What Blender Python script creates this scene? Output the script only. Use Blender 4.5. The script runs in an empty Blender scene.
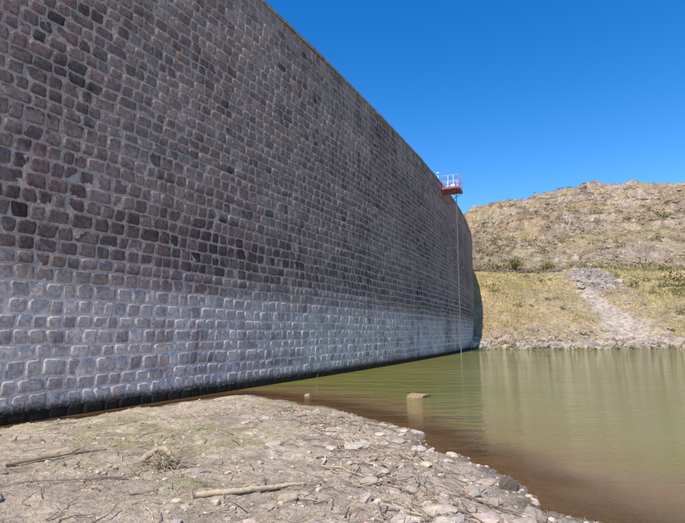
import bpy, bmesh, math, random
import numpy as np
from mathutils import Vector
rng=np.random.default_rng(7); random.seed(7)
S=bpy.context.scene
# ---------------------------------------------------------------- helpers
def h2(ix,iy,seed):
    n=(ix.astype(np.int64)*374761393+iy.astype(np.int64)*668265263+seed*974634777)&0xffffffff
    n=((n^(n>>13))*1274126177)&0xffffffff
    n=(n^(n>>16))&0xffffffff
    return n/4294967295.0
def vn(x,y,seed=0):
    x=np.asarray(x,float);y=np.asarray(y,float)
    x,y=np.broadcast_arrays(x,y)
    ix=np.floor(x);iy=np.floor(y);fx=x-ix;fy=y-iy
    fx=fx*fx*(3-2*fx);fy=fy*fy*(3-2*fy)
    a=h2(ix,iy,seed);b=h2(ix+1,iy,seed);c=h2(ix,iy+1,seed);d=h2(ix+1,iy+1,seed)
    return (a+(b-a)*fx)*(1-fy)+(c+(d-c)*fx)*fy
def fbm(x,y,o=4,seed=0):
    r=0;a=.5;t=0
    x=np.asarray(x,float);y=np.asarray(y,float)
    for i in range(o):
        r=r+a*vn(x*2**i+i*17.3,y*2**i-i*9.1,seed+i);t+=a;a*=.5
    return r/t
def ss(a,b,x):
    t=np.clip((x-a)/(b-a),0,1);return t*t*(3-2*t)
def mk(name,V,F,mat,col=None,smooth=False,parent=None):
    me=bpy.data.meshes.new(name)
    V=np.asarray(V,float)
    if isinstance(F,np.ndarray):
        n,k=F.shape
        me.vertices.add(len(V));me.vertices.foreach_set('co',V.astype(np.float32).ravel())
        me.loops.add(n*k);me.loops.foreach_set('vertex_index',F.astype(np.int32).ravel())
        me.polygons.add(n);me.polygons.foreach_set('loop_start',(np.arange(n)*k).astype(np.int32))
        me.update(calc_edges=True);me.validate()
    else:
        me.from_pydata([tuple(v) for v in V],[],[tuple(f) for f in F]);me.update()
    if col is not None:
        a=me.color_attributes.new('col','FLOAT_COLOR','POINT')
        c=np.ones((len(V),4),np.float32);c[:,:np.asarray(col).shape[1]]=col
        a.data.foreach_set('color',c.ravel())
    me.polygons.foreach_set('use_smooth',np.full(len(me.polygons),smooth))
    ob=bpy.data.objects.new(name,me);S.collection.objects.link(ob)
    if mat: me.materials.append(mat)
    if parent: ob.parent=parent
    return ob
def grid(xs,ys,zf):
    X,Y=np.meshgrid(xs,ys);Z=zf(X,Y)
    V=np.stack([X.ravel(),Y.ravel(),Z.ravel()],1)
    nx=len(xs);ny=len(ys)
    i,j=np.meshgrid(np.arange(nx-1),np.arange(ny-1));b=(j*nx+i).ravel()
    return V,np.stack([b,b+1,b+nx+1,b+nx],1)
class N:
    def __init__(s,name):
        s.m=bpy.data.materials.new(name);s.m.use_nodes=True;s.t=s.m.node_tree
        s.b=s.t.nodes['Principled BSDF'];s.out=s.t.nodes['Material Output']
    def n(s,ty,**k):
        nd=s.t.nodes.new(ty)
        for a,b in k.items(): setattr(nd,a,b)
        return nd
    def l(s,a,b): s.t.links.new(a,b)
    def pos(s): return s.n('ShaderNodeNewGeometry').outputs['Position']
    def mapd(s,v,sc,loc=(0,0,0)):
        m=s.n('ShaderNodeMapping');m.inputs['Scale'].default_value=sc;m.inputs['Location'].default_value=loc
        s.l(v,m.inputs['Vector']);return m.outputs[0]
    def noise(s,v,scale,detail=3,rough=.55):
        n=s.n('ShaderNodeTexNoise');n.inputs['Scale'].default_value=scale;n.inputs['Detail'].default_value=detail
        n.inputs['Roughness'].default_value=rough;s.l(v,n.inputs['Vector']);return n.outputs['Fac']
    def ramp(s,f,pts):
        r=s.n('ShaderNodeValToRGB');e=r.color_ramp.elements
        while len(e)>1:e.remove(e[-1])
        for i,(p,c) in enumerate(pts):
            if not isinstance(c,tuple): c=(c,c,c)
            q=e[0] if i==0 else e.new(p)
            q.position=p;q.color=(*c,1)
        s.l(f,r.inputs[0]);return r.outputs[0]
    def mix(s,f,a,b,bt='MIX'):
        m=s.n('ShaderNodeMix',data_type='RGBA',blend_type=bt)
        for v,i in ((f,0),(a,6),(b,7)):
            if isinstance(v,(int,float)): m.inputs[i].default_value=v if i==0 else (v,v,v,1)
            elif isinstance(v,tuple): m.inputs[i].default_value=(*v,1)
            else: s.l(v,m.inputs[i])
        return m.outputs[2]
    def math(s,op,a,b=0.0,c=0.0):
        m=s.n('ShaderNodeMath',operation=op)
        for i,v in enumerate((a,b,c)):
            if isinstance(v,(int,float)): m.inputs[i].default_value=v
            else: s.l(v,m.inputs[i])
        return m.outputs[0]
    def attr(s,name='col'):
        return s.n('ShaderNodeAttribute',attribute_name=name)
    def bump(s,h,st,dist,prev=None):
        b=s.n('ShaderNodeBump');b.inputs['Strength'].default_value=st;b.inputs['Distance'].default_value=dist
        s.l(h,b.inputs['Height'])
        if prev: s.l(prev,b.inputs['Normal'])
        s.l(b.outputs[0],s.b.inputs['Normal']);return b.outputs[0]
    def col(s,c): s.l(c,s.b.inputs['Base Color'])
    def rough(s,v): s.b.inputs['Roughness'].default_value=v
def simple(name,c,rough=.8,var=.35,scale=8,metal=0):
    m=N(name);p=m.pos();f=m.noise(p,scale,4)
    m.col(m.ramp(f,[(.3,tuple(x*(1-var) for x in c)),(.7,tuple(min(1,x*(1+var)) for x in c))]))
    m.rough(rough);m.b.inputs['Metallic'].default_value=metal
    m.bump(m.noise(p,scale*4,2),.4,.01);return m.m
def attrmat(name,rough=.9,scale=6,lo=.6,hi=1.35,bs=.5,bd=.02):
    m=N(name);p=m.pos();a=m.attr().outputs['Color']
    if bs>0:
        f=m.noise(p,scale,4,.7)
        c=m.mix(1.0,a,m.ramp(f,[(.25,lo*hi),(.75,hi)]),'MULTIPLY');m.col(c)
        m.bump(f,bs,bd)
    else: m.col(a)
    m.rough(rough);m.b.inputs['Specular IOR Level'].default_value=.2
    return m.m

# ---------------------------------------------------------------- dam path (gentle arch, convex to the lake)
TOP=16.75
_s=np.arange(-90,190,.25);_th=np.radians(28-.12*_s-.0012*_s*_s)
_x=np.concatenate([[0],np.cumsum(np.sin((_th[1:]+_th[:-1])/2)*.25)]);_y=np.concatenate([[0],np.cumsum(np.cos((_th[1:]+_th[:-1])/2)*.25)])
_x+=-3.6-np.interp(0,_s,_x);_y+=20.5-np.interp(0,_s,_y)
def TH(s): return np.radians(28-.12*s-.0012*s*s)
def W(s,z,o=0.0):
    s=np.asarray(s,float);th=TH(s)
    return np.stack(np.broadcast_arrays(np.interp(s,_s,_x)+np.cos(th)*o,np.interp(s,_s,_y)-np.sin(th)*o,z),-1)
dam=bpy.data.objects.new('stone_dam_wall',None);S.collection.objects.link(dam)
def deposit(s,z):
    """lime deposit amount on the masonry: horizontal bands low down, runs and patches higher up"""
    strk=fbm(s*1.5,z*.12,4,201);hor=fbm(s*.07,z*2.0,4,211);pat=fbm(s*.22,z*.16,4,221)
    zw=z+1.3*(hor-.5)+1.5*(pat-.5)+2.2*(strk-.5)
    zr=np.interp(zw,[0,.5,.9,1.4,2.0,2.4,2.9,3.4,4.1,4.8,5.6,7,10,14,17],[.5,.75,.55,.95,1.0,.7,.95,.72,.45,.26,.30,.38,.38,.50,.66])
    n=.34*pat+.42*strk+.26*hor
    d=zr*(.10+.90*ss(.42,.60,n+.07*(1-ss(2.6,4.2,zw))))
    line=ss(.58,.66,vn(s*.03,z*6.5,231))*np.interp(z,[0,4,8,10.5,17],[.8,.8,.5,.15,.2])*(.4+.6*ss(.35,.6,fbm(s*.6,z*2,2,241)))
    return np.clip(1-(1-d)*(1-line),0,.98)
def wallmat(name,is_stone):
    m=N(name);p=m.pos();sep=m.n('ShaderNodeSeparateXYZ');m.l(p,sep.inputs[0]);z=sep.outputs[2]
    f1=m.noise(p,10,5,.74);at=m.attr()
    base=m.mix(1.0,at.outputs['Color'],m.ramp(f1,[(.28,.40),(.5,.95),(.72,1.55)]),'MULTIPLY')
    dep=m.math('MULTIPLY',at.outputs['Alpha'],m.ramp(f1,[(.30,.40),(.58,1.0)]))
    mr=m.n('ShaderNodeMapRange');mr.inputs[1].default_value=2.4;mr.inputs[2].default_value=5.5;m.l(z,mr.inputs[0])
    c=m.mix(dep,base,m.mix(mr.outputs[0],(.80,.675,.615),(.50,.385,.335)))
    wet=m.ramp(m.math('ADD',z,m.math('MULTIPLY',f1,.35)),[(.42,1.0),(.66,0.0)])
    c=m.mix(wet,c,(.035,.026,.018))
    m.col(c);m.rough(.9);m.b.inputs['Specular IOR Level'].default_value=.12
    m.bump(f1,.85,.032);return m.m
M_st=wallmat('dam_stone',True);M_mo=wallmat('dam_mortar',False)
sg=np.concatenate([np.arange(-60,-12,1.0),np.arange(-12,40,.3),np.arange(40,121,.6)]);zg=np.arange(-3,TOP+.001,.1);zg[-1]=TOP
SG,ZG=np.meshgrid(sg,zg);V=W(SG.ravel(),ZG.ravel(),0);nx=len(sg);i,j=np.meshgrid(np.arange(nx-1),np.arange(len(zg)-1));b=(j*nx+i).ravel()
cm=np.concatenate([np.array([.46,.345,.29])*(.75+.5*fbm(SG.ravel()*2,ZG.ravel()*2,3,251))[:,None],deposit(SG.ravel(),ZG.ravel())[:,None]],1)
mk('mortar_face',V,np.stack([b,b+1,b+nx+1,b+nx],1),M_mo,col=cm,parent=dam)
ss_=np.arange(-60,121,1.0);prof=[(0.0,TOP),(-3.6,TOP),(-3.6,TOP-2),(-9,-3)]
V=np.concatenate([W(ss_,zz,o) for o,zz in prof]);n=len(ss_);F=[]
for k in range(len(prof)-1):
    for i in range(n-1): F.append((k*n+i,k*n+i+1,(k+1)*n+i+1,(k+1)*n+i))
mk('dam_body',V,np.array(F),simple('rubble_masonry',(.30,.25,.22),.9,.4,2),parent=dam)
cp=[(-.2,TOP+.003),(.07,TOP+.003),(.08,TOP+.03),(.08,TOP+.17),(.05,TOP+.2),(-.38,TOP+.2),(-.4,TOP+.003)]
sc=np.arange(-60,121,.6)
cj=.02*(vn(sc*1.7,sc*0,77)-.5)+.03*(vn(sc*.35,sc*0,78)-.5)
V=np.concatenate([W(sc,zz+cj+.015,o+cj) for o,zz in cp]);n=len(sc);F=[]
for k in range(len(cp)-1):
    for i in range(n-1):F.append((k*n+i,k*n+i+1,(k+1)*n+i+1,(k+1)*n+i))
mk('coping',V,np.array(F),simple('coping_concrete',(.30,.23,.20),.9,.4,3),parent=dam)
ang=np.radians([0,37,53,90,127,143,180,217,233,270,307,323]);pw=10.0
sr=1/((np.abs(np.cos(ang))**pw+np.abs(np.sin(ang))**pw)**(1/pw))
ux=np.cos(ang)*sr;uz=np.sin(ang)*sr
pal=np.array([(.215,.130,.113),(.255,.160,.138),(.175,.112,.103),(.29,.195,.165),(.140,.092,.086),(.235,.140,.118),(.075,.052,.048)])
cs=[]
z=-.9;row=0
while z<TOP-.05:
    h=rng.uniform(.33,.46)
    if z+h>TOP-.22:h=TOP-.02-z
    s=-46+rng.uniform(0,.5)
    while s<98:
        r=rng.random()
        w=rng.uniform(.34,.58) if r>.12 else rng.uniform(.58,.8)
        cs.append((s+w/2,z+h/2,w,h,row));s+=w
    z+=h;row+=1
cs=np.array(cs);ns=len(cs)
jo=rng.uniform(.008,.022,(ns,1));ha=cs[:,2:3]/2-jo;hb=cs[:,3:4]/2-jo*rng.uniform(.7,1.2,(ns,1))
jx=1+rng.uniform(-.10,.02,(ns,12));jz=1+rng.uniform(-.10,.02,(ns,12))
rot=rng.normal(0,.025,(ns,1));shear=rng.normal(0,.07,(ns,1))
lx=ux*ha*jx;lz=uz*hb*jz;lx=lx+shear*lz
hh=rng.uniform(.002,.020,(ns,1));tilt=rng.normal(0,.022,(ns,2))
def ringv(sx,out):
    x=lx*sx[0];zz=lz*sx[1]
    return x-rot*zz,zz+rot*x,out+tilt[:,0:1]*x+tilt[:,1:2]*zz
r1=ringv((1,1),-.025*np.ones((ns,12)))
r2=ringv((1-.010/ha,1-.010/hb),hh+rng.uniform(-.004,.004,(ns,12)))
r3=ringv((.7,.7),hh+.002+rng.uniform(-.005,.005,(ns,12)))
allx=np.concatenate([r1[0],r2[0],r3[0]],1);allz=np.concatenate([r1[1],r2[1],r3[1]],1);allo=np.concatenate([r1[2],r2[2],r3[2]],1)
s_=cs[:,0:1]+allx;z_=cs[:,1:2]+allz;tf=np.clip((TOP-z_)/1.0,0,1)
s_=s_+.10*(vn(s_*.9,z_*.9,3)-.5);z_=z_+.07*(vn(s_*.3,z_*.25,5)-.5)*tf+.055*(vn(s_*1.2,z_*1.1,8)-.5)*tf
V=W(s_.ravel(),z_.ravel(),allo.ravel())
base=(np.arange(ns)*36)[:,None];i=np.arange(12);j=(i+1)%12
q1=np.stack([base+i,base+j,base+12+j,base+12+i],-1).reshape(-1,4)
q2=np.stack([base+12+i,base+12+j,base+24+j,base+24+i],-1).reshape(-1,4)
caps=np.concatenate([np.stack([base[:,0]+24+a for a in t],-1) for t in ((0,1,2,3),(0,3,4,11),(4,5,10,11),(5,6,9,10),(6,7,8,9))])
F=np.concatenate([q1,q2,caps])
pi=rng.choice(len(pal),ns,p=[.25,.2,.19,.09,.14,.1,.03])
c=pal[pi]*rng.uniform(.78,1.12,(ns,1))*(1+rng.uniform(-.03,.03,(ns,3)))
zz=cs[:,1]+.8*(vn(cs[:,0]*.15,cs[:,1]*.5,15)-.5)
dark=np.exp(-((zz-4.9)/.9)**2)*(.2+.6*(rng.random(ns)>.3))
c=c*(1-.62*dark[:,None])
c=c*(1-.3*ss(.45,.75,fbm(cs[:,0]*.09,cs[:,1]*.45,3,11))[:,None])
c=c*(1+.2*ss(8,16,cs[:,1]))[:,None]
grey=np.clip((3.8-zz)/1.6,0,1)[:,None]*.45
c=c*(1-grey)+np.array([.27,.21,.19])*rng.uniform(.6,1.2,(ns,1))*grey
dp=deposit(s_.ravel(),z_.ravel())*np.repeat(np.where(rng.random(ns)<.12,rng.uniform(.35,.7,ns),rng.uniform(.65,1.05,ns)),36)
rim=np.tile(np.concatenate([np.full(12,1.15),np.full(12,1.08),np.full(12,.86)]),ns)
dp=np.clip(dp*rim,0,.98)
mk('stone_blocks',V,F,M_st,col=np.concatenate([np.repeat(c,36,0),dp[:,None]],1),smooth=True,parent=dam)

# ---------------------------------------------------------------- near ground
shore=np.array([(-20,-10),(-10.5,7.0),(-6.9,13.1),(-5.4,15.7),(-4.2,17.5),(-3.3,18.3),(-2.4,17.5),(-1.33,16.1),(.3,14.2),(1.37,12.4),(1.75,11),(2.0,9.66),(2.35,8.4),(2.6,7.3),(2.85,6.2),(3.2,4.2),(4.0,0),(8,-12),(20,-40),(60,-200),(-300,-200),(-300,-10)])
def shd(X,Y):
    x=X.ravel();y=Y.ravel();d=np.full(x.shape,1e9);ins=np.zeros(x.shape,bool)
    n=len(shore)
    for k in range(n):
        a=shore[k];b=shore[(k+1)%n];ab=b-a
        t=np.clip(((x-a[0])*ab[0]+(y-a[1])*ab[1])/(ab@ab),0,1)
        if 0<k<19: d=np.minimum(d,np.hypot(x-a[0]-t*ab[0],y-a[1]-t*ab[1]))
        if a[1]!=b[1]:
            cnd=((a[1]>y)!=(b[1]>y))&(x<(b[0]-a[0])*(y-a[1])/(b[1]-a[1])+a[0]);ins^=cnd
    return np.where(ins,d,-d).reshape(X.shape)
def gz(X,Y,detail=True):
    X=np.asarray(X,float);Y=np.asarray(Y,float)
    d=shd(np.atleast_1d(X),np.atleast_1d(Y)).reshape(X.shape)
    d=d+1.1*(fbm(X*.7,Y*.7,4,21)-.5)+.35*(fbm(X*2.6,Y*2.6,3,23)-.5)
    z=np.where(d>0,.52*(1-np.exp(-np.maximum(d,0)/3.6)),-1.6*(1-np.exp(np.minimum(d,0)/11)))
    amp=ss(-.3,1.0,d)
    z=z+amp*(.14*(fbm(X*.9,Y*.9,3,31)-.5)+.105*(fbm(X*3.3,Y*3.3,4,33)-.5))
    if detail: z=z+amp*(.045*(fbm(X*11,Y*11,3,35)-.5)+.022*(fbm(X*30,Y*30,2,36)-.5))
    return z
def axis(segs):
    r=[]
    for a,b,st in segs: r+=list(np.arange(a,b,st))
    return np.array(r+[segs[-1][1]])
xs=axis([(-300,-40,20),(-40,-14,1.0),(-14,-6,.08),(-6,4.2,.035),(4.2,8,.2),(8,60,3)])
ys=axis([(-200,-20,15),(-20,2,.8),(2,10,.035),(10,19,.08),(19,26,.4),(26,62,3)])
V,F=grid(xs,ys,gz)
X=V[:,0];Y=V[:,1];Z=V[:,2]
c=np.tile(np.array([.68,.53,.38]),(len(V),1))
n1=fbm(X*.8,Y*.8,4,41)[:,None];n2=fbm(X*3,Y*3,4,42)[:,None];n3=fbm(X*8,Y*8,3,48)[:,None]
c=c*(.58+.45*n2+.42*n3)
g1=.5*ss(.48,.66,n1);c=c*(1-g1)+np.array([.48,.37,.255])*g1*(.65+.7*n3)
pink=ss(.42,.62,fbm(X*1.2+9,Y*1.2,3,47))*ss(-1,1.5,X)
c=c*(1-.5*pink[:,None])+np.array([.68,.54,.43])*.5*pink[:,None]
green=ss(.47,.62,fbm(X*.55+3,Y*.8,4,43))*ss(0.0,-1.2,X)*ss(5.0,6.4,Y)*ss(.38,.62,fbm(X*6,Y*6,3,44))
c=c*(1-.5*green[:,None])+np.array([.40,.40,.14])*.5*green[:,None]
dk=ss(.56,.68,fbm(X*2.1+30,Y*2.1,4,49))[:,None]*.4;c=c*(1-dk)+np.array([.30,.23,.15])*dk
wetm=1-ss(.01,.08,Z)[:,None];c=c*(1-.55*wetm)
uw=ss(0,-.25,Z)[:,None];c=c*(1-uw)+np.array([.17,.095,.045])*uw
m=N('dry_lakebed_soil');p=m.pos();a=m.attr().outputs['Color']
f=m.noise(p,13,6,.78);c1=m.mix(1.0,a,m.ramp(f,[(.28,.38),(.5,1.0),(.72,1.28)]),'MULTIPLY')
sp=m.ramp(m.noise(p,60,2,.6),[(.34,.45),(.45,1.0),(.6,1.0),(.72,1.25)])
c1=m.mix(1.0,c1,sp,'MULTIPLY')
m.col(c1);m.rough(.95);m.b.inputs['Specular IOR Level'].default_value=.12
m.bump(f,1.0,.055)
mk('ground',V,F,m.m,col=c,smooth=True)
sd=np.arange(-60,121,5.0);V=np.concatenate([W(sd,-1.0,-7),W(sd,-1.0,-7)+np.array([-400,60,0])])
n=len(sd);F=np.array([(i,i+1,n+i+1,n+i) for i in range(n-1)])
mk('downstream_ground',V,F,simple('downstream_soil',(.32,.26,.18),.95,.3,.3))

# ---------------------------------------------------------------- far hill
cX=[-300,-60,0,52,69,90,115,150,260,500];cZ=[15,30,43,54.5,60.5,64,66.5,65.5,67,60]
def shoreY(X): return 66+1.2*(fbm(X*.15,X*0+3,3,51)-.5)+np.clip((X-60)*-.12,-20,0)
def tc(y): return 38.5+(y-66)*.24+1.1*np.sin((y-66)*.22)
def tw_(y): return np.interp(y,[66,70,76,84,96],[6.8,5.0,2.9,1.7,1.3])
def oc(X,Y): return np.exp(-(((X-45.2)/3.8)**2+((Y-90)/5.5)**2))
def hz(X,Y):
    X=np.asarray(X,float);Y=np.asarray(Y,float)
    d=Y-shoreY(X)+2.0*(fbm(X*.35,Y*.35,3,52)-.5)
    cr=np.interp(X,cX,cZ)
    z=np.interp(d,[-12,0,2.5,12,28,34,50],[-4,-.05,1.0,5.6,13.4,14.3,19])
    up=19+(cr-19)*(np.clip((d-50)/104,0,1)**.92)
    z=np.where(d>50,up,z);z=np.where(d>154,cr-.12*(d-154),z)
    k=ss(30,90,d)
    rg=np.abs(fbm(X*.03+.01*Y,Y*.008,4,66)-.5)*2
    z=z+k*(6*(fbm(X*.025,Y*.02,4,53)-.5)+3.4*(fbm(X*.11,Y*.11,4,54)-.5)+1.9*(fbm(X*.5,Y*.5,3,55)-.5)-3.0*np.exp(-(rg/.12)**2)*(1-ss(125,150,d)))
    z=z+k*.7*np.sin(z*1.1+3*fbm(X*.04,Y*.04,2,56))
    kb=ss(.0,6,d)*(1-ss(26,34,d))
    z=z+kb*(1.8*(fbm(X*.12,Y*.1,3,57)-.5)+.9*(fbm(X*.5,Y*.5,3,58)-.5))
    o=oc(X,Y)
    z=z+o*(.4+1.6*np.abs(fbm(X*.45,Y*.45,3,59)-.5)*2+.7*np.round(3*fbm(X*.7,Y*.7,2,60))/3)
    z=z-.9*np.exp(-((X-tc(Y))/2.4)**2)*ss(2,6,d)*(1-ss(24,32,d))
    return z
xs=axis([(-300,-20,12),(-20,14,1.5),(14,70,.28),(70,170,.8),(170,420,8)])
ys=axis([(50,62,2),(62,100,.28),(100,235,.7),(235,420,8)])
V,F=grid(xs,ys,hz);X=V[:,0];Y=V[:,1];Z=V[:,2]
d=Y-shoreY(X)
n1=fbm(X*.09,Y*.09,5,61)[:,None];n2=fbm(X*.5,Y*.5,4,62)[:,None];n3=fbm(X*.04+5,Y*.05,4,63)[:,None];n4=fbm(X*1.3,Y*1.3,2,64)[:,None]
hillc=np.array([.47,.325,.20])*(.45+.6*n2+.5*n4)
k=.75*ss(.48,.58,n1);hillc=hillc*(1-k)+np.array([.56,.42,.30])*k*(.5+1.0*n4)
k=.5*ss(.50,.60,n3);hillc=hillc*(1-k)+np.array([.45,.345,.16])*k*(.6+.8*n2)
scr=.6*ss(.54,.64,fbm(X*.33,Y*.33,4,65))[:,None];hillc=hillc*(1-scr)+np.array([.21,.155,.09])*scr
rk=ss(.57,.65,fbm(X*.06,Y*.16,4,67))[:,None]*.7;hillc=hillc*(1-rk)+np.array([.45,.345,.27])*rk*(.35+1.3*n4)
bank=np.array([.59,.445,.20])*(.5+.5*n2+.5*n4)
k=.7*ss(.43,.58,n1);bank=bank*(1-k)+np.array([.56,.41,.255])*k*(.7+.6*n4)
k=.45*ss(.54,.66,fbm(X*.2,Y*.25,3,68))[:,None];bank=bank*(1-k)+np.array([.33,.27,.12])*k
kb=(1-ss(29,40,d+10*(n1[:,0]-.5)))[:,None]
c=hillc*(1-kb)+bank*kb
sh=(1-ss(1.5,6,d+5*(n2[:,0]-.5)))[:,None];c=c*(1-sh)+np.array([.52,.41,.30])*sh*(.6+.8*n4)
pm=(1-ss(.5,1.3,np.abs(X-tc(Y))/tw_(Y)+1.1*(n2[:,0]-.5)))*(1-ss(26,32,d));pm=pm[:,None]
c=c*(1-pm)+np.array([.70,.555,.42])*pm*(.75+.5*n4)
oo=ss(.25,.7,oc(X,Y)+.7*(n2[:,0]-.5))[:,None]
c=c*(1-oo)+np.array([.48,.39,.32])*oo*(.35+1.2*n4)
wl=(1-ss(.05,.35,Z))[:,None];c=c*(1-.5*wl)
mm=N('hillside_soil');p=mm.pos();a=mm.attr().outputs['Color']
f=mm.noise(p,1.9,5,.8);c1=mm.mix(1.0,a,mm.ramp(f,[(.32,.36),(.5,1.0),(.68,1.3)]),'MULTIPLY')
mm.col(c1);mm.rough(.95);mm.b.inputs['Specular IOR Level'].default_value=.1
mm.bump(f,1.0,.55)
mk('hill',V,F,mm.m,col=c,smooth=True)

# ---------------------------------------------------------------- water
xs=axis([(-32,-12,1.0),(-12,12,.25),(12,45,1.0),(45,500,15)])
ys=axis([(-200,-20,10),(-20,4,.6),(4,24,.25),(24,80,1.0)])
V,F=grid(xs,ys,lambda X,Y:X*0)
C=V[F].mean(1)
sig=np.arange(-80,121,1.0);P=W(sig,0);ii=np.empty(len(C),int)
for k in range(0,len(C),20000):
    ii[k:k+20000]=((C[k:k+20000,None,:2]-P[None,:,:2])**2).sum(2).argmin(1)
th=TH(sig[ii]);off=(C[:,0]-P[ii,0])*np.cos(th)-(C[:,1]-P[ii,1])*np.sin(th)
F=F[off>-2.0]
X=V[:,0];Y=V[:,1]
dn=shd(X,Y)+1.1*(fbm(X*.7,Y*.7,4,21)-.5)
depth=-gz(X,Y,False)
shal=1-ss(.1,5.0,-dn+3.4*(fbm(X*.35,Y*.35,3,71)-.5))
wc=np.stack([np.clip(shal,0,1),np.clip(depth/.22,0,1),0*X],1)
m=N('lake_water');p=m.pos();at=m.attr();sp=m.n('ShaderNodeSeparateColor');m.l(at.outputs['Color'],sp.inputs[0])
big=m.noise(m.mapd(p,(.06,.10,1)),1.0,2,.6)
gcol=m.ramp(big,[(.3,(.175,.165,.035)),(.7,(.235,.212,.052))])
bc=m.mix(sp.outputs[0],gcol,(.22,.125,.052))
m.col(bc);m.b.inputs['Roughness'].default_value=.04;m.b.inputs['IOR'].default_value=1.34
w1=m.noise(m.mapd(p,(1.3,3.4,1)),1.0,4,.68);w3=m.noise(m.mapd(p,(.35,.9,1)),1.0,2,.5)
hgt=m.math('ADD',w1,m.math('MULTIPLY',w3,1.4))
calm=m.ramp(m.noise(m.mapd(p,(.09,.14,1)),1.0,2),[(.38,.45),(.60,1.0)])
b=m.n('ShaderNodeBump');b.inputs['Distance'].default_value=.34;m.l(calm,b.inputs['Strength']);m.l(hgt,b.inputs['Height']);m.l(b.outputs[0],m.b.inputs['Normal'])
tr=m.n('ShaderNodeBsdfTransparent');tr.inputs[0].default_value=(.85,.68,.48,1)
ms=m.n('ShaderNodeMixShader');m.l(m.math('MULTIPLY_ADD',sp.outputs[1],.80,.20),ms.inputs[0]);m.l(tr.outputs[0],ms.inputs[1]);m.l(m.b.outputs[0],ms.inputs[2]);m.l(ms.outputs[0],m.out.inputs[0])
mk('water',V,F,m.m,col=wc,smooth=True)

# ---------------------------------------------------------------- rocks
def ico(sub):
    bm=bmesh.new();bmesh.ops.create_icosphere(bm,subdivisions=sub,radius=1)
    v=np.array([x.co[:] for x in bm.verts]);f=np.array([[q.index for q in t.verts] for t in bm.faces]);bm.free();return v,f
I1=ico(1);I2=ico(2);I4=ico(4)
def rocks(name,pts,sizes,mat,cols,base=I1,flat=(.45,.8),sink=.25):
    n=len(pts);bv,bf=base;k=len(bv)
    v=np.tile(bv,(n,1,1))*(1+rng.uniform(-.28,.2,(n,k,1)))
    v=np.sign(v)*np.abs(v)**.8
    sc=np.stack([rng.uniform(.7,1.3,n),rng.uniform(.6,1.1,n),rng.uniform(*flat,n)],1)*np.asarray(sizes)[:,None]
    v=v*sc[:,None,:]
    a=rng.uniform(0,6.28,n);ca=np.cos(a)[:,None];sa=np.sin(a)[:,None]
    x=v[...,0]*ca-v[...,1]*sa;y=v[...,0]*sa+v[...,1]*ca
    zz=v[...,2]+x*rng.normal(0,.15,(n,1))+sc[:,2:3]*(1-2*sink)*.6
    V=np.stack([x,y,zz],-1)+np.asarray(pts)[:,None,:]
    F=(bf[None]+(np.arange(n)*k)[:,None,None]).reshape(-1,3)
    return mk(name,V.reshape(-1,3),F,mat,col=np.repeat(cols,k,0),smooth=False)
M_rk=attrmat('rock',.9,12,.5,1.15,.9,.03);M_hrk=attrmat('hill_rock',.95,2.2,.5,1.15,.9,.2)
def rc(n,base=(.33,.28,.235),v=.3):
    return np.array(base)*rng.uniform(1-v,1+v,(n,1))*(1+rng.uniform(-.06,.06,(n,3)))
n=2300;x=rng.uniform(16,95,n);dd=np.abs(rng.normal(0,1.2,n));dd[:500]=rng.uniform(0,6,500);y=shoreY(x)+dd+.2
rocks('shore_boulders',np.stack([x,y,hz(x,y)],1),rng.gamma(1.6,.14,n)+.04,M_hrk,rc(n,(.48,.38,.28)),I1)
n=420;y=rng.normal(89,4.5,n);x=45+rng.normal(0,2.4,n)
rocks('rock_outcrop',np.stack([x,y,hz(x,y)],1),rng.gamma(1.5,.13,n)+.06,M_hrk,rc(n,(.48,.385,.30)),I1,(.35,.8),.6)
n=11000;x=rng.uniform(30,165,n);y=rng.uniform(98,225,n);kk=rng.random(n)<.12+.88*ss(.44,.56,fbm(x*.07,y*.07,3,81));x=x[kk];y=y[kk];n=len(x)
rocks('hill_rocks',np.stack([x,y,hz(x,y)],1),rng.gamma(1.4,.20,n)+.08,M_hrk,rc(n,(.48,.37,.27)),I1,(.4,.8),.5)
def near_pts(n,xr,yr):
    x=rng.uniform(*xr,n);y=rng.uniform(*yr,n);z=gz(x,y);k=z>.0
    return np.stack([x,y,z],1)[k]
p1=near_pts(17000,(-10,3.3),(3.5,17));wgt=fbm(p1[:,0]*.9,p1[:,1]*.9,3,91)+.12*(p1[:,0]>0);p1=p1[rng.random(len(p1))<ss(.30,.65,wgt)]
rocks('gravel',p1,rng.gamma(1.4,.0085,len(p1))+.005,M_rk,rc(len(p1),(.56,.44,.32),.4),I1,(.4,.8),.45)
p2=near_pts(1200,(-2.2,3.1),(3.8,14));p2=p2[rng.random(len(p2))<.15+.35*ss(-.5,1.5,p2[:,0])]
rocks('flat_stones',p2,rng.gamma(1.8,.025,len(p2))+.02,M_rk,rc(len(p2),(.60,.475,.375),.25),I2,(.2,.5),.55)
def bigrock(name,x,y,sx,sy,sz,rot,col,seed):
    bv,bf=I4;v=bv.copy()
    r=np.random.default_rng(seed)
    for k in range(9):
        nrm=r.normal(size=3);nrm/=np.linalg.norm(nrm);h=r.uniform(.55,.85)
        dp=v@nrm;o=np.maximum(dp-h,0);v=v-o[:,None]*nrm*.93
    v+=bv*(.14*(fbm(bv[:,0]*3+seed,bv[:,1]*3+bv[:,2]*2,4,seed)-.5))[:,None]
    v*=np.array([sx,sy,sz]);c,s=math.cos(rot),math.sin(rot)
    v=np.stack([v[:,0]*c-v[:,1]*s,v[:,0]*s+v[:,1]*c,v[:,2]],1)
    z0=max(float(gz(np.array([x]),np.array([y]))[0]),-.05)
    v+=np.array([x,y,z0+sz*.35])
    mk(name,v,bf,M_rk,col=np.tile(np.array(col),(len(v),1)),smooth=False)
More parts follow.
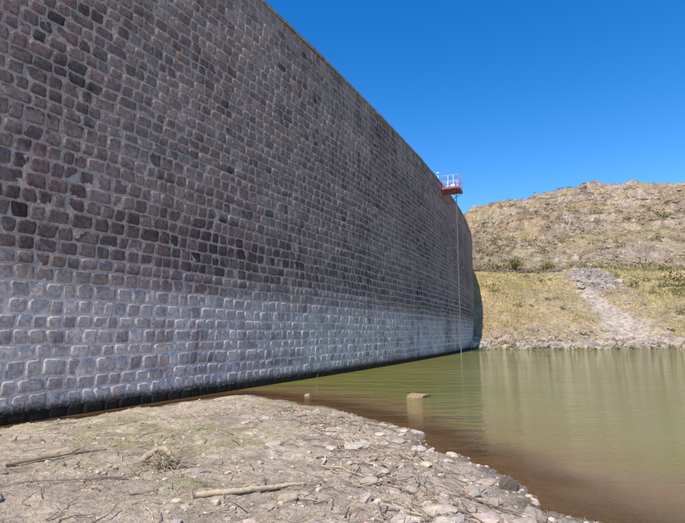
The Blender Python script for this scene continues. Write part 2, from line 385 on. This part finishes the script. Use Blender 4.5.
for i,(x,y,a,b,c_,r,co) in enumerate([(2.33,7.4,.16,.13,.15,.4,(.19,.15,.115)),(2.05,7.5,.15,.1,.06,.2,(.54,.43,.32)),(1.66,6.8,.16,.12,.09,1.1,(.50,.40,.30)),
    (1.9,6.55,.10,.08,.06,.3,(.50,.40,.30)),(-.62,6.1,.14,.1,.08,.5,(.50,.39,.28)),(1.1,6.0,.24,.17,.05,.2,(.64,.51,.39)),(1.35,5.3,.20,.15,.06,.9,(.58,.46,.35)),
    (2.2,6.1,.12,.1,.08,2.0,(.46,.37,.28)),(2.45,6.2,.1,.07,.06,1.0,(.26,.21,.16)),(-3.6,5.5,.1,.08,.06,0,(.46,.36,.26)),(2.58,17.5,.46,.26,.17,.1,(.40,.28,.17)),(-1.2,17.9,.14,.12,.10,.1,(.40,.32,.24)),(1.2,4.6,.24,.18,.06,.5,(.60,.48,.36)),(.35,6.9,.13,.1,.06,.5,(.56,.45,.34)),(-.1,5.2,.1,.07,.05,.5,(.55,.44,.33)),(2.0,5.7,.17,.13,.07,1.5,(.56,.45,.34)),(.8,8.9,.14,.1,.06,1.5,(.56,.45,.34)),(1.1,10.2,.16,.12,.07,.6,(.5,.4,.3))]):
    bigrock('rock',x,y,a,b,c_,r,co,100+i)

# ---------------------------------------------------------------- sticks
def tube(pts,rad,k=6):
    pts=np.asarray(pts,float);n=len(pts);V=[];F=[]
    for i in range(n):
        t=pts[min(i+1,n-1)]-pts[max(i-1,0)];t=t/(np.linalg.norm(t)+1e-9)
        up=np.array([0,0,1.]) if abs(t[2])<.9 else np.array([1.,0,0])
        a=np.cross(t,up);a/=np.linalg.norm(a);b=np.cross(a,t)
        for j in range(k):
            g=2*math.pi*j/k;V.append(pts[i]+(a*math.cos(g)+b*math.sin(g))*rad[i])
    for i in range(n-1):
        for j in range(k):F.append((i*k+j,i*k+(j+1)%k,(i+1)*k+(j+1)%k,(i+1)*k+j))
    V.append(pts[0]);V.append(pts[-1]);c0=len(V)-2
    for j in range(k):
        F.append((c0,j,(j+1)%k,j));F.append((c0+1,(n-1)*k+j,(n-1)*k+(j+1)%k,(n-1)*k+j))
    return V,F
def tubes(name,items,mat,cols):
    V=[];F=[];C=[]
    for (pts,rad,k),c in zip(items,cols):
        v,f=tube(pts,rad,k);o=len(V);V+=v
        F+=[tuple(dict.fromkeys(q+o for q in ff)) for ff in f];C+=[c]*len(v)
    return mk(name,V,F,mat,col=np.array(C),smooth=True)
M_wd=attrmat('weathered_wood',.85,25,.45,1.2,.8,.012)
def gz1(x,y): return float(gz(np.array([x]),np.array([y]))[0])
def stick(x0,y0,x1,y1,r,wob=.05,lift=.02,n=12,k=8,liftend=0,knot=.1):
    P=[];L=math.hypot(x1-x0,y1-y0);ph=rng.uniform(0,6,4)
    tt=np.linspace(0,1,n);zl=gz(x0+(x1-x0)*tt,y0+(y1-y0)*tt)
    zs=np.polyval(np.polyfit(np.arange(n),zl,1),np.arange(n))*.7+zl*.3
    for i,t in enumerate(tt):
        ox=wob*L*(math.sin(t*5+ph[0])*.6+math.sin(t*11+ph[1])*.25)
        px=x0+(x1-x0)*t-(y1-y0)/L*ox;py=y0+(y1-y0)*t+(x1-x0)/L*ox
        P.append((px,py,max(zs[i],zl[i]-.3*r)+r*.7+lift*math.sin(t*3.1+ph[2]*.2)+liftend*t*t))
    R=[r*(1-.45*i/(n-1))*(1+rng.uniform(-knot,knot)) for i in range(n)]
    return (P,R,k)
it=[stick(-1.66,5.85,-.45,6.55,.036,.03,.015,26,12,0,.16)]
p=it[0][0];a=p[9];it.append(([a,(a[0]+.12,a[1]+.1,a[2]+.05),(a[0]+.17,a[1]+.25,a[2]+.03)],[.014,.009,.005],6));a=p[18];it.append(([a,(a[0]+.02,a[1]-.06,a[2]+.03)],[.014,.008],6))
tubes('driftwood_branch',it,M_wd,[(.64,.48,.32)]*3)
it=[stick(-4.5,7.0,-3.5,7.75,.02,.05,.03,16,8)];a=it[0][0][9];it.append(([a,(a[0]+.05,a[1]+.2,a[2]+.03)],[.012,.005],6))
tubes('driftwood_branch',it,M_wd,[(.24,.18,.13)]*2)
it=[];C=[]
for k in range(1700):
    x=rng.uniform(-8,2.6);y=rng.uniform(3.9,13) if rng.random()<.75 else rng.uniform(4,8)
    if rng.random()<.55:
        y=rng.uniform(4.2,14);x=np.interp(y,[4,6,8,10,12,14],[1.6,1.2,.6,.1,-.6,-1.6])+rng.normal(0,.6)
    if gz1(x,y)<.06: continue
    L=rng.gamma(2,.10)+.06;an=rng.normal(2.0,.7) if rng.random()<.6 else rng.uniform(0,3.14)
    it.append(stick(x-math.cos(an)*L/2,y-math.sin(an)*L/2,x+math.cos(an)*L/2,y+math.sin(an)*L/2,rng.gamma(2,.0019)+.0015,.06,.01,6,5,rng.choice([0,0,.04,.08])))
    b=rng.uniform(.6,1.3);C.append(tuple(np.array(random.choice([(.44,.32,.21),(.22,.16,.11),(.64,.50,.35)]))*b))
tubes('driftwood_twigs',it,M_wd,C)
it=[stick(.55,5.2,1.75,4.35,.012,.04,.03,14,6),stick(1.0,6.2,2.0,5.0,.011,.05,.03,14,6),stick(-.3,7.5,.5,7.0,.016,.03,.03,12,6),stick(1.5,6.6,2.3,5.6,.012,.04,.03,14,6),stick(.1,9.5,1.0,8.7,.014,.04,.03,12,6),
    stick(.5,11.6,1.25,11.0,.02,.04,.03,12,6),stick(1.8,5.9,2.7,5.3,.012,.04,.02,14,6),stick(-2.7,6.6,-3.9,5.9,.012,.04,.03,14,6),stick(.2,6.6,1.0,7.3,.012,.05,.05,12,6),stick(-.2,8.6,.7,8.9,.012,.05,.04,12,6)]
tubes('driftwood_sticks',it,M_wd,[(.54,.41,.27),(.3,.23,.16),(.56,.43,.3),(.25,.19,.14),(.5,.38,.26),(.3,.23,.16),(.54,.41,.28),(.3,.23,.17),(.54,.41,.28),(.42,.32,.22)])
tubes('reed_stalk',[([(-1.1,21.6,-.3),(-1.08,21.6,.2),(-1.04,21.6,.45)],[.01,.008,.005],6)],M_wd,[(.3,.2,.1)])
it=[];C=[]
for k in range(80):
    bx=-2.45+rng.normal(0,.12);by=7.1+rng.normal(0,.12);z0=gz1(bx,by);an=rng.uniform(0,6.28);L=rng.uniform(.10,.5);e=rng.uniform(.05,1.2)
    pts=[(bx,by,z0)];dx=math.cos(an);dy=math.sin(an)
    for t in (.25,.5,.75,1):
        pts.append((bx+dx*L*t*math.cos(e)+rng.normal(0,.025),by+dy*L*t*math.cos(e)+rng.normal(0,.025),z0+max(.01,L*math.sin(e)*(t-.5*t*t)*1.3+rng.normal(0,.012))))
    it.append((pts,[.008,.006,.005,.004,.003],5));C.append(tuple(np.array((.56,.43,.27))*rng.uniform(.35,1.15)))
tubes('dead_weed_clump',it,M_wd,C)
sa=[(-2.83,7.2),(-2.72,7.26),(-2.6,7.32),(-2.48,7.3),(-2.34,7.18),(-2.24,7.2)]
sh_=[-.02,.09,.16,.18,.11,.0]
tubes('tree_root_fragment',[([(x,y,gz1(x,y)+h) for (x,y),h in zip(sa,sh_)],[.035,.05,.035,.052,.035,.015],9),([(-2.6,7.32,gz1(-2.6,7.32)+.14),(-2.64,7.36,gz1(-2.6,7.32)+.25),(-2.56,7.4,gz1(-2.6,7.32)+.34)],[.03,.02,.006],7),([(-2.5,7.3,gz1(-2.5,7.3)+.12),(-2.42,7.05,gz1(-2.4,7.0)+.08),(-2.34,6.9,gz1(-2.34,6.9))],[.028,.02,.008],7)],M_wd,[(.50,.38,.26)]*3)
M_gr=attrmat('dry_grass',.9,3,.8,1.1,0)
def blades(name,base,L,wd,tilt,cols,mat):
    n=len(base);an=rng.uniform(0,6.28,n);dx=np.cos(an);dy=np.sin(an)
    el=tilt;h=np.stack([dx*np.cos(el),dy*np.cos(el),np.sin(el)],1)*L[:,None]
    sd=np.stack([-dy,dx,0*dx],1)*wd[:,None];up=np.array([0,0,1])*(L*.06)[:,None]
    v0=base-sd;v1=base+sd;v2=base+h*.6+sd*.7+up;v3=base+h*.6-sd*.7+up;v4=base+h
    V=np.stack([v0,v1,v2,v3,v4],1).reshape(-1,3);b=np.arange(n)*5
    F=np.concatenate([np.stack([b,b+1,b+2],1),np.stack([b,b+2,b+3],1),np.stack([b+3,b+2,b+4],1)])
    return mk(name,V,F,mat,col=np.repeat(cols,5,0))
p3=near_pts(36000,(-10,3.0),(3.6,17));w=fbm(p3[:,0]*1.1+7,p3[:,1]*1.1,3,95);p3=p3[rng.random(len(p3))<ss(.36,.66,w)];n=len(p3);p3[:,2]+=.006
blades('dry_straw',p3,rng.gamma(2,.03,n)+.02,rng.uniform(.0008,.0022,n),np.abs(rng.normal(.05,.12,n)),np.array([.68,.53,.34])*rng.uniform(.35,1.15,(n,1)),M_gr)
p3=near_pts(30000,(-10,.5),(5.2,16));w=fbm(p3[:,0]*.55+3,p3[:,1]*.8,4,43);p3=p3[rng.random(len(p3))<.8*ss(.48,.64,w)];n=len(p3)
blades('green_sprouts',p3,rng.uniform(.008,.035,n),rng.uniform(.0015,.003,n),rng.uniform(.5,1.4,n),np.array([.32,.34,.08])*rng.uniform(.6,1.3,(n,1)),M_gr)
n=80000;x=rng.uniform(17,75,n);y=rng.uniform(69,106,n)
k=(np.abs(x-tc(y))>tw_(y)*.9)&(rng.random(n)<ss(.42,.64,fbm(x*.25,y*.25,3,97)))&(oc(x,y)<.4);x=x[k];y=y[k];n=len(x)
col=np.array([.64,.485,.22])*rng.uniform(.5,1.2,(n,1));gm=ss(.5,.65,fbm(x*.12,y*.12,3,98))[:,None]*.5;col=col*(1-gm)+np.array([.37,.31,.12])*gm
blades('bank_grass',np.stack([x,y,hz(x,y)-.03],1),rng.uniform(.12,.45,n),rng.uniform(.015,.045,n),rng.uniform(.7,1.5,n),col,M_gr)

# ---------------------------------------------------------------- shrubs
M_lf=attrmat('scrub_foliage',.85,2,.7,1.1,0)
def shrubs(name,pts,size,cols,nl=70):
    n=len(pts);g=rng.normal(size=(n,nl,3));g/=np.linalg.norm(g,axis=2,keepdims=True);g*=rng.uniform(.35,1,(n,nl,1))**.5
    lob=rng.normal(0,.35,(n,5,3));li=rng.integers(0,5,(n,nl));g=g*.62+np.take_along_axis(lob,li[...,None].repeat(3,2),1)
    g[...,2]=np.abs(g[...,2])*.9+.08
    c=np.asarray(pts)[:,None,:]+g*np.asarray(size)[:,None,None]
    u=rng.normal(size=(n,nl,3));u/=np.linalg.norm(u,axis=2,keepdims=True);w=rng.normal(size=(n,nl,3));w=np.cross(u,w);w/=np.linalg.norm(w,axis=2,keepdims=True)
    sz=(np.asarray(size)[:,None,None]*rng.uniform(.07,.17,(n,nl,1)))*(70/nl)**.3
    u=u*sz;w=w*sz*.6
    V=np.stack([c-u,c+w,c+u,c-w],2).reshape(-1,3);F=np.arange(len(V)).reshape(-1,4)
    C=np.asarray(cols)[:,None,:]*rng.uniform(.55,1.4,(n,nl,1));C=np.repeat(C.reshape(-1,3),4,0)
    return mk(name,V,F,M_lf,col=C)
def sc_col(n):
    t=rng.random((n,1));return np.array([.13,.11,.055])*(1-t)+np.array([.32,.24,.125])*t
n=7800;x=rng.uniform(30,165,n);y=rng.uniform(96,226,n);k=rng.random(n)<(.2+.8*ss(.42,.6,fbm(x*.05,y*.05,3,99)));x=x[k];y=y[k];n=len(x)
shrubs('hillside_scrub',np.stack([x,y,hz(x,y)-.1],1),rng.gamma(2.0,.25,n)+.15,sc_col(n),34)
def bandpts(n,xr,yr):
    x=rng.uniform(*xr,n);y=rng.normal((yr[0]+yr[1])/2,(yr[1]-yr[0])/2*.7,n)
    return np.stack([x,y,hz(x,y)-.1],1)
p=np.concatenate([bandpts(80,(26,46),(97,102)),bandpts(110,(49,75),(83,90)),bandpts(120,(48,82),(96,105)),bandpts(30,(47,75),(74,82)),bandpts(20,(22,38),(78,94))])
n=len(p);shrubs('bank_bushes',p,rng.gamma(2.8,.21,n)+.2,np.array([.24,.20,.085])*rng.uniform(.6,1.5,(n,1)),110)
M_bk=simple('bark',(.12,.09,.06),.9,.4,6)
for (x,y,hh_) in ((34.2,98.5,3.4),(40.5,99.5,2.4)):
    tr_=bpy.data.objects.new('small_tree',None);S.collection.objects.link(tr_)
    z0=float(hz(np.array([x]),np.array([y]))[0]);V=[];F=[]
    for q in range(5):
        an=q*1.26;v,f=tube([(x,y,z0-.3),(x+.3*math.cos(an),y+.3*math.sin(an),z0+hh_*.35),(x+.9*math.cos(an),y+.9*math.sin(an),z0+hh_*.7)],[.12,.08,.03],6)
        o=len(V);V+=v;F+=[tuple(dict.fromkeys(w_+o for w_ in ff)) for ff in f]
    mk('trunk',V,F,M_bk,parent=tr_)
    pts=np.array([(x+rng.normal(0,.6),y+rng.normal(0,.6),z0+hh_*rng.uniform(.25,.65)) for _ in range(7)])
    o=shrubs('crown',pts,rng.uniform(.8,1.2,7)*hh_/3,np.tile([.27,.225,.085],(7,1)),260);o.parent=tr_
n=520;x=rng.uniform(24,42,n);lay=rng.integers(0,3,n);y=95+.04*(x-24)+rng.normal(0,.12,n)
rocks('low_stone_wall',np.stack([x,y,hz(x,np.full(n,95.3))+lay*.2],1),rng.uniform(.14,.26,n),M_hrk,rc(n,(.34,.25,.18)),I1,(.5,.7))

# ---------------------------------------------------------------- gauge platform + pipe
pl=bpy.data.objects.new('inspection_platform',None);S.collection.objects.link(pl)
M_red=simple('red_painted_steel',(.38,.11,.14),.6,.35,5);M_wh=simple('white_painted_steel',(.72,.62,.66),.5,.15,5);M_rust=simple('weathered_steel_pipe',(.27,.20,.155),.75,.35,4)
def boxw(name,s0,s1,z0,z1,o0,o1,mat,par):
    P=[W(s,z,o) for s in (s0,s1) for z in (z0,z1) for o in (o0,o1)]
    return mk(name,P,np.array([(0,1,3,2),(4,6,7,5),(0,4,5,1),(2,3,7,6),(0,2,6,4),(1,5,7,3)]),mat,parent=par)
SP=31.9;s0,s1,o1=SP-1.1,SP+1.1,1.75;fz=TOP-.5
boxw('floor',s0,s1,fz,fz+.07,.12,o1,M_red,pl)
for q,oo in enumerate((.14,.85,o1-.1)): boxw('joist_%d'%q,s0-.02,s1+.02,fz-.12,fz-.004,oo,oo+.07,M_red,pl)
boxw('toe_board_front',s0-.03,s1+.03,fz-.03,fz+.16,o1+.004,o1+.03,M_red,pl)
boxw('toe_board_side_1',s0-.03,s0-.005,fz-.03,fz+.16,.12,o1,M_red,pl);boxw('toe_board_side_2',s1+.005,s1+.03,fz-.03,fz+.16,.12,o1,M_red,pl)
def tw(name,pp,r,mat,par,k=8):
    P=[W(a,b,c)for a,b,c in pp];v,f=tube(P,[r]*len(P),k)
    return mk(name,v,[tuple(dict.fromkeys(q)) for q in f],mat,smooth=True,parent=par)
q=0
for s in (s0,(s0+s1)/2,s1):
    for o in (.2,.72,1.24,o1):
        if s==(s0+s1)/2 and o!=o1: continue
        tw('post_%d'%q,[(s,fz,o),(s,fz+1.35,o)],.028,M_wh if q%3 else M_red,pl);q+=1
for i,hh_ in enumerate((.45,.75,1.05,1.35)):
    tw('rail_%d'%i,[(s0,fz+hh_,.1),(s0,fz+hh_,o1),(s1,fz+hh_,o1),(s1,fz+hh_,.1)],.024,M_wh if i%2 else M_red,pl)
for i,s in enumerate((s0+.1,s1-.1)): tw('brace_%d'%i,[(s,fz-.1,o1-.15),(s,fz-1.0,.02)],.028,M_red,pl)
boxw('hoist_box',SP-.3,SP+.3,fz+.075,fz+.7,.8,1.25,M_wh,pl)
tw('mast',[(SP-1.8,TOP+.2,-.1),(SP-1.8,TOP+.9,-.1)],.035,M_wh,pl)
boxw('mast_lamp',SP-1.92,SP-1.68,TOP+.9,TOP+1.04,-.2,.02,M_wh,pl)
gp=bpy.data.objects.new('water_level_pipe',None);S.collection.objects.link(gp)
tw('pipe',[(SP,zz,1.3) for zz in np.linspace(-.5,fz-.13,14)],.034,M_rust,gp,10)
tw('cable',[(SP-.25,zz,1.3) for zz in np.linspace(-.5,fz-.13,8)],.012,M_rust,gp,6)
for i,zz in enumerate(np.linspace(1.5,15,7)):
    tw('bracket_%d'%i,[(SP,zz,-.02),(SP,zz,1.3)],.014,M_rust,gp,6)

# ---------------------------------------------------------------- light, world, camera
AZ,EL=math.radians(25),math.radians(53)
L=bpy.data.lights.new('sun','SUN');L.energy=5.0;L.angle=math.radians(.5);L.color=(1,.945,.85)
lo=bpy.data.objects.new('sun',L);S.collection.objects.link(lo)
dv=Vector((math.sin(AZ)*math.cos(EL),math.cos(AZ)*math.cos(EL),-math.sin(EL)));lo.rotation_euler=dv.to_track_quat('-Z','Y').to_euler()
w=bpy.data.worlds.new('World');S.world=w;w.use_nodes=True;t=w.node_tree
bg=t.nodes['Background'];sk=t.nodes.new('ShaderNodeTexSky');sk.sky_type='NISHITA';sk.sun_disc=False
sk.sun_elevation=EL;sk.sun_rotation=AZ+math.pi;sk.altitude=1200;sk.air_density=1.25;sk.dust_density=.2;sk.ozone_density=2.8
hs=t.nodes.new('ShaderNodeHueSaturation');hs.inputs['Saturation'].default_value=1.42;hs.inputs['Value'].default_value=1.38;hs.inputs['Hue'].default_value=.508
t.links.new(sk.outputs[0],hs.inputs['Color']);t.links.new(hs.outputs[0],bg.inputs[0]);bg.inputs[1].default_value=.15
cam=bpy.data.cameras.new('camera');co=bpy.data.objects.new('camera',cam);S.collection.objects.link(co)
co.location=(0,0,2.2);co.rotation_euler=(math.radians(90+8.03),0,0)
cam.sensor_width=36;cam.lens=26.28;cam.clip_start=.05;cam.clip_end=3000;S.camera=co
S.view_settings.view_transform='Standard';S.view_settings.look='None';S.view_settings.exposure=0
